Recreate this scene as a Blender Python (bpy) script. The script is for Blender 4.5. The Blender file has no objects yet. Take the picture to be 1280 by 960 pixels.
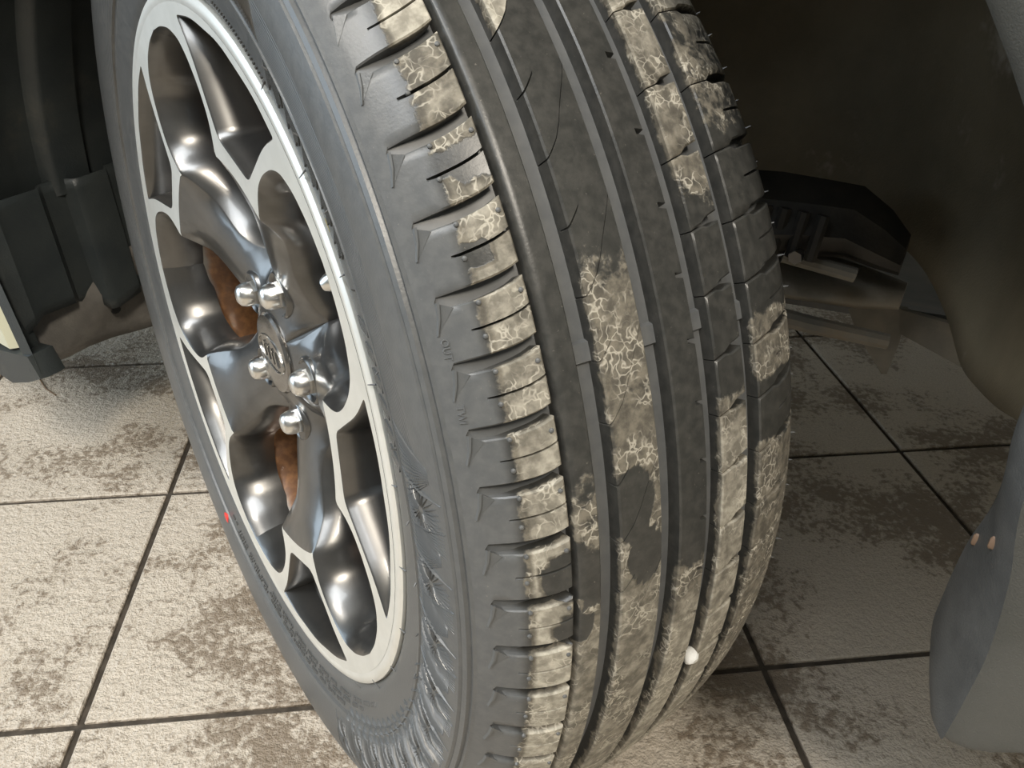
import bpy, bmesh, math, random
from mathutils import Vector, Matrix
from mathutils.geometry import delaunay_2d_cdt
random.seed(7)
PI = math.pi
R = math.radians
sc = bpy.context.scene
col = sc.collection

# ------------------------------------------------------------------ camera
CAM = Vector((0.0, 0.0, 0.62768))
RT = Vector((0.9998276, 0.0100250, 0.0156306))
UP = Vector((-0.0185693, 0.5397793, 0.8416018))
FW = Vector((0.0, 0.8417469, -0.5398724))
cd = bpy.data.cameras.new('camera')
cd.sensor_width = 36.0
cd.lens = 982.1255 / 1280.0 * 36.0
cd.clip_start = 0.01
cam = bpy.data.objects.new('camera', cd)
cam.matrix_world = Matrix(((RT.x, UP.x, -FW.x, CAM.x), (RT.y, UP.y, -FW.y, CAM.y), (RT.z, UP.z, -FW.z, CAM.z), (0, 0, 0, 1)))
col.objects.link(cam)
sc.camera = cam

# ------------------------------------------------------------------ world, lights, exposure
wd = bpy.data.worlds.new('workshop_air')
sc.world = wd
wd.use_nodes = True
wbg = wd.node_tree.nodes['Background']
wbg.inputs[0].default_value = (0.80, 0.84, 0.86, 1)
wbg.inputs[1].default_value = 0.3


def area(name, loc, target, size, power, colr, size_y=None):
    d = bpy.data.lights.new(name, 'AREA')
    d.shape = 'RECTANGLE'
    d.size = size
    d.size_y = size_y or size
    d.energy = power
    d.color = colr
    o = bpy.data.objects.new(name, d)
    o.location = loc
    o.rotation_euler = (Vector(target) - Vector(loc)).to_track_quat('-Z', 'Y').to_euler()
    col.objects.link(o)
    return o


# workshop lamps at ceiling height and daylight in the doorway of the left wall, all outside the picture
area('ceiling_lamp_right_offscreen', (0.55, -1.45, 3.05), (0.0, 0.5, 0.2), 0.4, 112, (1.0, 0.92, 0.80), 1.2)
area('ceiling_lamp_left_offscreen', (-1.75, -0.35, 3.05), (-0.2, 0.6, 0.2), 0.4, 38, (1.0, 0.92, 0.80), 1.2)
area('ceiling_panel_rear_offscreen', (-1.25, -0.95, 3.07), (-1.25, -0.95, 0.0), 1.8, 66, (0.90, 0.95, 1.0), 1.5)
area('doorway_left_offscreen', (-3.99, 0.4, 1.42), (0.0, 0.4, 1.42), 2.3, 58, (0.66, 0.83, 1.0), 2.7)
vs = sc.view_settings
vs.view_transform = 'Standard'
vs.look = 'None'
vs.exposure = 0.36
vs.gamma = 1.0
vs.use_curve_mapping = False

# ------------------------------------------------------------------ frames of the place
WC = Vector((-0.114717, 0.520008, 0.34))                   # wheel centre
WN = Vector((-0.814009, -0.580405, 0.022773))              # axle, outward
WT = Vector((0.580556, -0.814220, 0.0))
WV = Vector((0.018543, 0.013221, 0.999741))
WMAT = Matrix(((WN.x, WT.x, WV.x, WC.x), (WN.y, WT.y, WV.y, WC.y), (WN.z, WT.z, WV.z, WC.z), (0, 0, 0, 1)))
CB = R(240)                                                # car frame: l along the car, m outboard
CM = Vector((math.cos(CB), math.sin(CB), 0))
CL = Vector((-CM.y, CM.x, 0))
CMAT = Matrix(((CL.x, CM.x, 0, WC.x), (CL.y, CM.y, 0, WC.y), (0, 0, 1, WC.z), (0, 0, 0, 1)))
# CL x CM = -z, so the frame is mirrored; keep car points in world space instead


def car(l, m, z):
    return WC + CL * l + CM * m + Vector((0, 0, z))


# ------------------------------------------------------------------ object helpers
def tag(o, label=None, cat=None, group=None, kind=None):
    if label: o['label'] = label
    if cat: o['category'] = cat
    if group: o['group'] = group
    if kind: o['kind'] = kind
    return o


def mesh(name, verts, faces, mat, parent=None, smooth=True, angle=None, mats=None, midx=None):
    me = bpy.data.meshes.new(name)
    me.from_pydata([tuple(v) for v in verts], [], faces)
    for m_ in (mats or [mat]): me.materials.append(m_)
    if midx:
        me.polygons.foreach_set('material_index', midx)
    if smooth:
        me.polygons.foreach_set('use_smooth', [True] * len(me.polygons))
        if angle is not None:
            me.set_sharp_from_angle(angle=R(angle))
    me.update()
    o = bpy.data.objects.new(name, me)
    col.objects.link(o)
    if parent: o.parent = parent
    return o


def empty(name, label, cat, matrix=None, group=None):
    e = bpy.data.objects.new(name, None)
    e.empty_display_size = 0.05
    col.objects.link(e)
    if matrix is not None: e.matrix_world = matrix
    return tag(e, label, cat, group)


def fix_normals(o):
    bm = bmesh.new()
    bm.from_mesh(o.data)
    bmesh.ops.remove_doubles(bm, verts=bm.verts, dist=1e-6)
    bmesh.ops.recalc_face_normals(bm, faces=bm.faces)
    bm.to_mesh(o.data)
    bm.free()
    return o


class MB:
    def __init__(s):
        s.v = []; s.f = []

    def add(s, v, f):
        b = len(s.v)
        s.v += [tuple(x) for x in v]
        s.f += [tuple(i + b for i in q) for q in f]

    def box(s, c, ax, ay, az):
        c, ax, ay, az = map(Vector, (c, ax, ay, az))
        v = [c + ax * i + ay * j + az * k for i in (-1, 1) for j in (-1, 1) for k in (-1, 1)]
        s.add(v, [(0, 1, 3, 2), (4, 6, 7, 5), (0, 4, 5, 1), (2, 3, 7, 6), (0, 2, 6, 4), (1, 5, 7, 3)])

    def loft(s, rings, closed=True, caps=True):
        k = len(rings[0])
        v = [p for r in rings for p in r]
        f = []
        for i in range(len(rings) - 1):
            for j in range(k if closed else k - 1):
                a, b = i * k + j, i * k + (j + 1) % k
                f.append((a, b, b + k, a + k))
        if caps and closed:
            f.append(tuple(range(k - 1, -1, -1)))
            f.append(tuple((len(rings) - 1) * k + j for j in range(k)))
        s.add(v, f)

    def tube(s, pts, rad, seg=8):
        pts = [Vector(p) for p in pts]
        rads = rad if isinstance(rad, (list, tuple)) else [rad] * len(pts)
        rings = []
        a = None
        for i, p in enumerate(pts):
            d = (pts[min(i + 1, len(pts) - 1)] - pts[max(i - 1, 0)]).normalized()
            if a is None:
                a = d.orthogonal().normalized()
            a = (a - d * a.dot(d)).normalized()
            b = d.cross(a)
            rings.append([p + (a * math.cos(2 * PI * j / seg) + b * math.sin(2 * PI * j / seg)) * rads[i] for j in range(seg)])
        s.loft(rings)

    def build(s, name, mat, parent=None, smooth=True, angle=35):
        o = mesh(name, s.v, s.f, mat, parent, False)
        fix_normals(o)
        if smooth:
            o.data.polygons.foreach_set('use_smooth', [True] * len(o.data.polygons))
            o.data.set_sharp_from_angle(angle=R(angle))
        return o


def interp(tab, x):
    if x <= tab[0][0]: return tab[0][1]
    for (a, b), (c, d) in zip(tab, tab[1:]):
        if x <= c: return b + (d - b) * (x - a) / (c - a)
    return tab[-1][1]


def smooth_tab(tab, x):
    """Catmull-Rom through the table"""
    if x <= tab[0][0]: return tab[0][1]
    if x >= tab[-1][0]: return tab[-1][1]
    for i in range(len(tab) - 1):
        if x <= tab[i + 1][0]:
            x0, y0 = tab[max(i - 1, 0)]; x1, y1 = tab[i]; x2, y2 = tab[i + 1]; x3, y3 = tab[min(i + 2, len(tab) - 1)]
            h = x2 - x1
            m1 = (y2 - y0) / (x2 - x0); m2 = (y3 - y1) / (x3 - x1)
            t = (x - x1) / h
            return (2*t**3 - 3*t*t + 1)*y1 + (t**3 - 2*t*t + t)*h*m1 + (-2*t**3 + 3*t*t)*y2 + (t**3 - t*t)*h*m2


# ------------------------------------------------------------------ materials
def newmat(name, base=(0.5, 0.5, 0.5), rough=0.5, metal=0.0, spec=0.5):
    m = bpy.data.materials.new(name)
    m.use_nodes = True
    b = m.node_tree.nodes['Principled BSDF']
    b.inputs['Base Color'].default_value = (*base, 1)
    b.inputs['Roughness'].default_value = rough
    b.inputs['Metallic'].default_value = metal
    b.inputs['Specular IOR Level'].default_value = spec
    return m


class NT:
    def __init__(s, m):
        s.t = m.node_tree
        s.b = s.t.nodes['Principled BSDF']

    def n(s, kind, **kw):
        x = s.t.nodes.new(kind)
        for k, v in kw.items():
            if k in ('inputs',):
                for i, val in v.items(): x.inputs[i].default_value = val
            else: setattr(x, k, v)
        return x

    def l(s, a, b): s.t.links.new(a, b)

    def math(s, op, a, b=None, c=None, clamp=False):
        x = s.n('ShaderNodeMath', operation=op, use_clamp=clamp)
        for i, q in enumerate((a, b, c)):
            if q is None: continue
            if isinstance(q, (int, float)): x.inputs[i].default_value = q
            else: s.l(q, x.inputs[i])
        return x.outputs[0]

    def ramp(s, fac, lo, hi):
        x = s.n('ShaderNodeMapRange', interpolation_type='SMOOTHSTEP')
        s.l(fac, x.inputs[0])
        x.inputs[1].default_value = lo
        x.inputs[2].default_value = hi
        return x.outputs[0]

    def mix(s, fac, a, b):
        x = s.n('ShaderNodeMix', data_type='RGBA')
        if isinstance(fac, (int, float)): x.inputs[0].default_value = fac
        else: s.l(fac, x.inputs[0])
        for i, q in ((6, a), (7, b)):
            if isinstance(q, tuple): x.inputs[i].default_value = (*q, 1)
            else: s.l(q, x.inputs[i])
        return x.outputs[2]

    def noise(s, vec, scale, detail=4, rough=0.55, dist=0.0):
        x = s.n('ShaderNodeTexNoise')
        if vec is not None: s.l(vec, x.inputs['Vector'])
        x.inputs['Scale'].default_value = scale
        x.inputs['Detail'].default_value = detail
        x.inputs['Roughness'].default_value = rough
        x.inputs['Distortion'].default_value = dist
        return x.outputs[0]

    def bump(s, h, strength, dist):
        x = s.n('ShaderNodeBump')
        x.inputs['Strength'].default_value = strength
        x.inputs['Distance'].default_value = dist
        s.l(h, x.inputs['Height'])
        s.l(x.outputs[0], s.b.inputs['Normal'])
        return x


def coords(nt, kind='Object'):
    return nt.n('ShaderNodeTexCoord').outputs[kind]


def tile_material():
    m = newmat('beige_stone_tile', rough=0.42)
    nt = NT(m)
    pos = nt.n('ShaderNodeNewGeometry').outputs['Position']
    crumb = nt.noise(pos, 122, 3, 0.62, 0.15)
    fine = nt.noise(pos, 420, 2)
    broad = nt.noise(pos, 6.5, 4, 0.6)
    patch = nt.math('ADD', nt.math('MULTIPLY', broad, 1.0), nt.math('MULTIPLY', crumb, 0.55))
    dirt = nt.ramp(patch, 0.755, 0.885)
    base = nt.mix(nt.ramp(fine, 0.3, 0.7), (0.49, 0.425, 0.345), (0.60, 0.53, 0.44))
    base = nt.mix(nt.math('MULTIPLY', nt.ramp(broad, 0.35, 0.7), 0.35), base, (0.40, 0.34, 0.265))
    colr = nt.mix(nt.math('MULTIPLY', dirt, 0.75), base, (0.155, 0.110, 0.068))
    nt.l(colr, nt.b.inputs['Base Color'])
    rg = nt.math('ADD', 0.34, nt.math('MULTIPLY', crumb, 0.25))
    nt.l(rg, nt.b.inputs['Roughness'])
    h = nt.math('ADD', crumb, nt.math('MULTIPLY', fine, 0.25))
    nt.bump(h, 0.95, 0.0048)
    return m


def rubber_material(name, groove=False):
    """black rubber; the vertex attribute mud says where dried mud lies"""
    m = newmat(name, rough=0.5, spec=0.45)
    nt = NT(m)
    oc = coords(nt)
    at = nt.n('ShaderNodeAttribute', attribute_name='mud').outputs['Fac']
    big = nt.noise(oc, 55, 5, 0.62, 0.8)
    mid = nt.noise(oc, 190, 4, 0.6)
    fine = nt.noise(oc, 800, 2)
    k = nt.math('ADD', nt.math('MULTIPLY', big, 0.55), nt.math('MULTIPLY', mid, 0.45))
    thr = nt.math('SUBTRACT', nt.math('ADD', at, k), 1.0)
    fac = nt.ramp(thr, -0.03, 0.10)
    vor = nt.n('ShaderNodeTexVoronoi', feature='DISTANCE_TO_EDGE')
    wob = nt.n('ShaderNodeVectorMath', operation='ADD')
    nn = nt.n('ShaderNodeTexNoise'); nt.l(oc, nn.inputs['Vector']); nn.inputs['Scale'].default_value = 140
    sc_ = nt.n('ShaderNodeVectorMath', operation='SCALE'); nt.l(nn.outputs['Color'], sc_.inputs[0]); sc_.inputs['Scale'].default_value = 0.012
    nt.l(oc, wob.inputs[0]); nt.l(sc_.outputs[0], wob.inputs[1]); nt.l(wob.outputs[0], vor.inputs['Vector'])
    vor.inputs['Scale'].default_value = 190
    vein = nt.math('SUBTRACT', 1.0, nt.ramp(vor.outputs['Distance'], 0.0, 0.10))
    pale = nt.ramp(nt.math('ADD', at, nt.math('MULTIPLY', nt.math('SUBTRACT', big, 0.5), 0.35)), 0.66, 0.92)
    dry = nt.mix(nt.ramp(mid, 0.35, 0.7), (0.26, 0.238, 0.19), (0.49, 0.455, 0.375))
    damp = nt.mix(nt.ramp(mid, 0.35, 0.7), (0.085, 0.076, 0.060), (0.20, 0.178, 0.138))
    mudc = nt.mix(pale, damp, dry)
    vmask = nt.ramp(nt.noise(oc, 75, 3), 0.42, 0.62)
    mudc = nt.mix(nt.math('MULTIPLY', nt.math('MULTIPLY', vein, vmask), 0.70), mudc, (0.60, 0.555, 0.46))
    rub = nt.mix(nt.ramp(mid, 0.3, 0.75), (0.036, 0.036, 0.033), (0.062, 0.060, 0.054))
    sx = nt.n('ShaderNodeSeparateXYZ'); nt.l(oc, sx.inputs[0])
    unworn = nt.ramp(sx.outputs[0], 0.0790, 0.0835)
    rub = nt.mix(unworn, rub, nt.mix(nt.ramp(mid, 0.3, 0.75), (0.100, 0.103, 0.104), (0.125, 0.127, 0.125)))
    speck = nt.ramp(fine, 0.70, 0.80)
    rub = nt.mix(nt.math('MULTIPLY', speck, 0.4), rub, (0.32, 0.29, 0.24))
    nt.l(nt.mix(fac, rub, mudc), nt.b.inputs['Base Color'])
    rg = nt.math('ADD', nt.math('ADD', 0.29, nt.math('MULTIPLY', fac, 0.45)), nt.math('MULTIPLY', mid, 0.12))
    nt.l(rg, nt.b.inputs['Roughness'])
    nt.bump(nt.math('ADD', nt.math('MULTIPLY', fac, 0.8), nt.math('MULTIPLY', fine, 0.2)), 0.35, 0.0008)
    return m


def sidewall_material():
    m = newmat('clean_black_rubber', rough=0.42, spec=0.5)
    nt = NT(m)
    oc = coords(nt)
    sp = nt.n('ShaderNodeSeparateXYZ'); nt.l(oc, sp.inputs[0])
    rad = nt.math('SQRT', nt.math('ADD', nt.math('MULTIPLY', sp.outputs[1], sp.outputs[1]), nt.math('MULTIPLY', sp.outputs[2], sp.outputs[2])))
    ang = nt.math('ARCTAN2', sp.outputs[2], sp.outputs[1])
    mid = nt.noise(oc, 160, 4)
    base = nt.mix(nt.ramp(mid, 0.3, 0.75), (0.090, 0.093, 0.093), (0.112, 0.113, 0.110))
    nt.l(base, nt.b.inputs['Base Color'])
    # fine concentric ribbing on the band r 0.256..0.286, upper part of the tyre only
    band = nt.math('MULTIPLY', nt.ramp(rad, 0.256, 0.258), nt.math('SUBTRACT', 1.0, nt.ramp(rad, 0.284, 0.286)))
    band = nt.math('MULTIPLY', band, nt.ramp(ang, R(12), R(20)))
    rib = nt.math('SINE', nt.math('MULTIPLY', nt.math('ADD', rad, nt.math('MULTIPLY', ang, 0.006)), 2 * PI / 0.0016))
    h = nt.math('ADD', nt.math('MULTIPLY', nt.math('MULTIPLY', rib, band), 0.5), nt.math('MULTIPLY', nt.noise(oc, 700, 2), 0.3))
    nt.bump(h, 0.5, 0.0005)
    nt.l(nt.math('ADD', 0.28, nt.math('MULTIPLY', mid, 0.14)), nt.b.inputs['Roughness'])
    return m


def metal_material(name, a, b, rough, metal=1.0, scale=90, bump=0.0, coat=0.0):
    m = newmat(name, a, rough, metal)
    nt = NT(m)
    oc = coords(nt)
    k = nt.noise(oc, scale, 4)
    nt.l(nt.mix(nt.ramp(k, 0.3, 0.7), a, b), nt.b.inputs['Base Color'])
    if bump: nt.bump(nt.noise(oc, scale * 4, 3), bump, 0.0006)
    nt.b.inputs['Coat Weight'].default_value = coat
    nt.b.inputs['Coat Roughness'].default_value = 0.08
    return m


def plastic_material(name, a, b, rough, scale=60, grain=900, bump=0.3, dust=None, spec=0.4):
    m = newmat(name, a, rough, 0, spec)
    nt = NT(m)
    oc = coords(nt)
    k = nt.noise(oc, scale, 5, 0.6)
    c = nt.mix(nt.ramp(k, 0.3, 0.7), a, b)
    if dust:
        lo, hi, dc = dust
        d = nt.noise(oc, scale * 0.35, 6, 0.7)
        c = nt.mix(nt.ramp(d, lo, hi), c, dc)
    nt.l(c, nt.b.inputs['Base Color'])
    nt.bump(nt.noise(oc, grain, 2), bump, 0.0006)
    return m


M = {}
M['tile'] = tile_material()
M['grout'] = plastic_material('dark_grout', (0.035, 0.028, 0.02), (0.075, 0.06, 0.045), 0.8, 80, 500)
M['tread'] = rubber_material('muddy_tread_rubber')
M['side'] = sidewall_material()
M['groove'] = metal_material('groove_rubber', (0.100, 0.103, 0.104), (0.125, 0.127, 0.125), 0.45, 0.0, 120)
M['machined'] = metal_material('machined_aluminium', (0.86, 0.85, 0.79), (0.92, 0.91, 0.85), 0.40, 0.62, 60)
M['paint'] = metal_material('gunmetal_wheel_paint', (0.125, 0.123, 0.118), (0.155, 0.150, 0.143), 0.30, 0.85, 40, 0.0, 0.35)
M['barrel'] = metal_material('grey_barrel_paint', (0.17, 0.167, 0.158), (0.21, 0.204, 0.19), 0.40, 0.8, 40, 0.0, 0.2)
# inner part of the barrel coloured brown and less metallic, with a ragged edge
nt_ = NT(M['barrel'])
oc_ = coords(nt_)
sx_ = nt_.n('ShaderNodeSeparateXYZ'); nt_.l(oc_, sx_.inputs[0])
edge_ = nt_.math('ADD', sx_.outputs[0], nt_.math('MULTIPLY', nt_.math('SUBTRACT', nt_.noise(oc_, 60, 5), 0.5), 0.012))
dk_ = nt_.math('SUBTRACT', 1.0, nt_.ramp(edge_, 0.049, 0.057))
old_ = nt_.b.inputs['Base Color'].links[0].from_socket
brown_ = nt_.mix(nt_.ramp(nt_.noise(oc_, 140, 5), 0.35, 0.7), (0.14, 0.060, 0.022), (0.25, 0.115, 0.042))
nt_.l(nt_.mix(dk_, old_, brown_), nt_.b.inputs['Base Color'])
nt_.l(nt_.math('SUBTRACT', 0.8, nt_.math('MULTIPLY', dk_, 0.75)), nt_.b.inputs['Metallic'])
M['chrome'] = metal_material('chrome', (0.80, 0.79, 0.75), (0.88, 0.87, 0.84), 0.28)
M['rust'] = plastic_material('rusty_iron', (0.16, 0.07, 0.028), (0.34, 0.16, 0.06), 0.75, 70, 400, 0.5)
M['blackmetal'] = plastic_material('black_painted_steel', (0.016, 0.016, 0.015), (0.04, 0.036, 0.03), 0.5, 30, 300, 0.4, (0.55, 0.75, (0.12, 0.095, 0.065)))
M['armmetal'] = plastic_material('dusty_grey_steel', (0.15, 0.142, 0.12), (0.24, 0.22, 0.18), 0.5, 25, 300, 0.4, (0.5, 0.75, (0.20, 0.16, 0.11)))
M['tray'] = plastic_material('dusty_undertray_plastic', (0.09, 0.10, 0.105), (0.15, 0.15, 0.145), 0.45, 22, 400, 0.3, (0.5, 0.7, (0.19, 0.16, 0.12)))
M['liner'] = plastic_material('black_liner_plastic', (0.024, 0.029, 0.030), (0.036, 0.041, 0.040), 0.42, 18, 500, 0.4, (0.6, 0.85, (0.10, 0.092, 0.072)))
M['dustliner'] = plastic_material('dusty_liner_felt', (0.165, 0.146, 0.102), (0.220, 0.196, 0.140), 0.75, 14, 600, 0.6, (0.62, 0.70, (0.36, 0.335, 0.28)))
M['shield'] = plastic_material('dusty_grey_shield', (0.105, 0.097, 0.086), (0.15, 0.138, 0.122), 0.65, 40, 500, 0.5)
M['trim'] = plastic_material('grey_textured_trim', (0.072, 0.071, 0.062), (0.090, 0.088, 0.078), 0.6, 20, 1300, 0.5, (0.62, 0.85, (0.07, 0.067, 0.058)), 0.3)
M['lip'] = plastic_material('bluish_grey_lip', (0.078, 0.081, 0.081), (0.112, 0.115, 0.114), 0.5, 45, 900, 0.5, (0.6, 0.85, (0.10, 0.105, 0.10)), 0.3)
M['body'] = newmat('pale_car_paint', (0.60, 0.59, 0.44), 0.25)
M['red'] = newmat('red_paint_dot', (0.80, 0.05, 0.04), 0.5)
M['yellow'] = newmat('yellow_paint_mark', (0.75, 0.62, 0.10), 0.5)
M['hatch'] = newmat('glossy_hatched_rubber', (0.112, 0.113, 0.110), 0.2)
M['lettering'] = newmat('moulded_rubber', (0.100, 0.102, 0.100), 0.4)
M['pebble'] = plastic_material('white_pebble', (0.75, 0.74, 0.70), (0.85, 0.84, 0.8), 0.5, 300)
M['emblem'] = metal_material('emblem_metal', (0.42, 0.41, 0.39), (0.5, 0.49, 0.47), 0.25)
M['clip'] = newmat('tan_clip_plastic', (0.22, 0.14, 0.09), 0.5)
M['straw'] = newmat('brown_straw', (0.16, 0.10, 0.05), 0.7)
M['fanline'] = newmat('ribbed_grey_rubber', (0.102, 0.104, 0.103), 0.28)
M['cap'] = metal_material('centre_cap_paint', (0.22, 0.21, 0.20), (0.26, 0.25, 0.235), 0.22, 0.9, 40, 0.0, 0.6)
M['wall'] = plastic_material('painted_wall', (0.46, 0.455, 0.43), (0.52, 0.51, 0.48), 0.8, 4, 60, 0.1)
M['blackplastic'] = newmat('black_plastic', (0.02, 0.02, 0.02), 0.5)

# ------------------------------------------------------------------ floor
TS, TPHI, TOX, TOY = 0.310943, 0.120722, -0.372645, 0.412602
tx = Vector((math.cos(TPHI), math.sin(TPHI), 0))
ty = Vector((-math.sin(TPHI), math.cos(TPHI), 0))
fb = MB()
fb.box((0, 1, -0.0535), (4.1, 0, 0), (0, 5.1, 0), (0, 0, 0.05))
floor = fb.build('floor', M['grout'], None, False)
tag(floor, kind='structure')
bm = bmesh.new()
hs = TS / 2 - 0.0032
for k, (s_, z_) in enumerate(((hs, -0.006), (hs, -0.0012), (hs - 0.0014, 0.0))):
    for i, j in ((-1, -1), (1, -1), (1, 1), (-1, 1)):
        bm.verts.new((i * s_, j * s_, z_))
bm.verts.ensure_lookup_table()
for k in range(2):
    for i in range(4):
        a = k * 4 + i; b = k * 4 + (i + 1) % 4
        bm.faces.new([bm.verts[q] for q in (a, b, b + 4, a + 4)])
bm.faces.new([bm.verts[q] for q in (8, 9, 10, 11)])
tme = bpy.data.meshes.new('floor_tile')
bm.to_mesh(tme); bm.free()
tme.materials.append(M['tile'])
for i in range(-5, 9):
    for j in range(-5, 8):
        o = bpy.data.objects.new('floor_tile', tme)
        p = Vector((TOX, TOY, 0)) + tx * (TS * (i + 0.5)) + ty * (TS * (j + 0.5))
        o.location = p + Vector((0, 0, random.uniform(-0.0002, 0.0002)))
        o.rotation_euler = (0, 0, TPHI)
        col.objects.link(o)
        o.parent = floor

# workshop shell around the car (outside the picture, it only shows in reflections)
def shell(name, boxes, mat):
    mb_ = MB()
    for c, h in boxes: mb_.box(c, (h[0], 0, 0), (0, h[1], 0), (0, 0, h[2]))
    return tag(mb_.build(name, mat, None, False), kind='structure')


shell('wall_left', [((-4.05, -2.4, 1.55), (0.05, 1.6, 1.55)), ((-4.05, 3.8, 1.55), (0.05, 2.2, 1.55)), ((-4.05, 0.4, 2.95), (0.05, 1.2, 0.15))], M['wall'])
shell('wall_right', [((4.05, 1.0, 1.55), (0.05, 5.0, 1.55))], M['wall'])
shell('wall_back', [((0, 6.05, 1.55), (4.1, 0.05, 1.55))], M['wall'])
shell('wall_front', [((0, -4.05, 1.55), (4.1, 0.05, 1.55))], M['wall'])
shell('ceiling', [((0, 1.0, 3.15), (4.1, 5.1, 0.05))], M['wall'])

# ------------------------------------------------------------------ tyre
tyre = empty('tyre', 'black car tyre with mud-caked tread and clean grey sidewall', 'tyre', WMAT)
RTOP = [(-0.094, 0.3070), (-0.09, 0.3120), (-0.083, 0.3205), (-0.075, 0.3272), (-0.065, 0.3324), (-0.052, 0.3360), (-0.040, 0.3378), (-0.02, 0.3393),
        (0.006, 0.3398), (0.03, 0.3391), (0.0425, 0.3381), (0.052, 0.3368), (0.0615, 0.3350), (0.068, 0.3325), (0.075, 0.3288), (0.083, 0.3235),
        (0.0905, 0.3165), (0.0935, 0.3130), (0.0957, 0.3102)]


def rtop(w): return smooth_tab(RTOP, w)


def wp(w, r, th):
    a = R(th)
    return (w, r * math.cos(a), r * math.sin(a))


MUD_EL = [  # hand-read patches: (theta, w, half theta, half w, mud)
    (10.2, 0.064, 1.7, 0.010, 0.08), (5.6, 0.063, 1.2, 0.007, 0.08), (9.8, 0.056, 1.9, 0.006, 0.10), (14.0, 0.036, 2.3, 0.008, 0.12),
    (9.8, 0.030, 1.8, 0.008, 0.18), (38.2, 0.069, 1.1, 0.009, 0.25), (32.6, 0.076, .8, 0.004, 0.15), (8.3, 0.004, 1.5, 0.004, 0.12),
    (27.8, -0.022, 2.4, 0.009, 0.25), (22.2, -0.023, 2.0, 0.008, 0.18)]


def mud(w, th):
    if w > 0.0835: v = 0.0
    elif w > 0.0795: v = 0.62 - (w - 0.0795) * 150
    elif w > 0.0620: v = interp([(-60, 0.90), (5, 0.88), (15, 0.80), (30, 0.76), (38, 0.73), (60, 0.72)], th)
    elif w > 0.047: v = interp([(-60, 0.85), (4, 0.75), (14, 0.62), (19, 0.42), (24, 0.25), (60, 0.22)], th)
    elif w > 0.0165: v = interp([(-60, 0.85), (8, 0.75), (14, 0.66), (28, 0.68), (31, 0.45), (33, 0.20), (60, 0.22)], th)
    elif w > -0.0095: v = interp([(-60, 0.85), (2, 0.80), (7, 0.60), (10, 0.30), (14, 0.18), (60, 0.18)], th)
    elif w > -0.0355: v = interp([(-60, 0.82), (16, 0.80), (18.5, 0.60), (20, 0.25), (30, 0.25), (33, 0.55), (37, 0.72), (60, 0.72)], th)
    else: v = interp([(-60, 0.75), (11, 0.68), (13.5, 0.62), (15, 0.2), (18, 0.2), (19.5, 0.70), (23, 0.65), (25, 0.25), (35, 0.22), (38, 0.55), (60, 0.60)], th)
    for t0, w0, ht, hw, mv in MUD_EL:
        d = ((th - t0) / ht) ** 2 + ((w - w0) / hw) ** 2
        if d < 1: v = mv
        elif d < 1.6: v = mv + (v - mv) * (d - 1) / 0.6
    return max(0.0, min(1.0, v))


def set_mud(o, vals):
    a = o.data.attributes.new('mud', 'FLOAT', 'POINT')
    a.data.foreach_set('value', vals)


def tread_piece(name, rows, lo, hi, cols, depth, base, close_row=(True, True), closed=False):
    """rows: list of w; lo/hi(w): angle edges; cols: (s, kind); depth(s,w) m below the top; base(w) groove depth"""
    v = []; md = []
    rws = []
    if close_row[0]: rws.append((rows[0], 'base'))
    rws.append((rows[0], 'edge'))
    eps = 0.0007 if rows[-1] > rows[0] else -0.0007
    rws.append((rows[0] + eps, 'top'))
    rws += [(w, 'top') for w in rows[1:-1]]
    if close_row[1]:
        rws.append((rows[-1] - eps, 'top')); rws.append((rows[-1], 'edge')); rws.append((rows[-1], 'base'))
    else: rws.append((rows[-1], 'top'))
    for w, kind in rws:
        a, b = lo(w), hi(w)
        for s, ck in cols:
            th = a + (b - a) * s
            d = depth(s, w)
            m_ = mud(w, th)
            if w > 0.0911: v.append(wp(w, rtop(w), th)); md.append(m_); continue
            if kind == 'base' or ck == 'base':
                d = max(base(w) + 0.0004, d); m_ *= 0.45
            elif kind == 'edge' or ck == 'edge': d += 0.0007
            if d > 0.002: m_ *= 0.45
            v.append(wp(w, rtop(w) - d, th)); md.append(m_)
    nc = len(cols)
    f = []
    for i in range(len(rws) - 1):
        for j in range(nc - 1):
            q = i * nc + j
            f.append((q, q + 1, q + nc + 1, q + nc))
    o = mesh(name, v, f, M['tread'], tyre, True, 40)
    set_mud(o, md)
    return o


PV = [45.9, 40.2, 35.2, 30.3, 25.9, 21.4, 17.3, 12.9, 8.2, 3.9, -0.6, -5.4]
rest = 360 - (PV[0] - PV[-1])
NP = 66
PITCH = list(PV)
wts = [1 + 0.12 * math.sin(i * 1.7) for i in range(NP)]
acc = PV[-1]
for i in range(NP - 1):
    acc -= rest * wts[i] / sum(wts)
    PITCH.append(acc)


def base_depth(w):
    return interp([(-0.0935, 0.0), (-0.088, 0.004), (-0.080, 0.0068), (0.076, 0.0072), (0.083, 0.0050), (0.0890, 0.0022), (0.0905, 0.0012), (0.0915, 0.0)], w)


FO = [(0.0575, 1.45), (0.0640, 0.85), (0.0676, 0.55), (0.072, 0.33), (0.080, 0.12), (0.086, 0.08), (0.0915, 0.0), (0.1, 0.0)]
GO = [(0.060, 0.80), (0.080, 0.92), (0.0902, 0.80), (0.0912, 0.0)]
cols_block = [(0, 'base'), (0, 'edge'), (0.03, 't'), (0.16, 't'), (0.32, 't'), (0.475, 't'), (0.492, 't'), (0.508, 't'), (0.525, 't'), (0.68, 't'), (0.84, 't'), (0.97, 't'), (1, 'edge'), (1, 'base')]


def sipe(c0, lo_w, hi_w, dp, hw=0.012):
    def d(s, w):
        if abs(s - c0) < hw and lo_w < w < hi_w: return dp
        return 0.0
    return d


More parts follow.
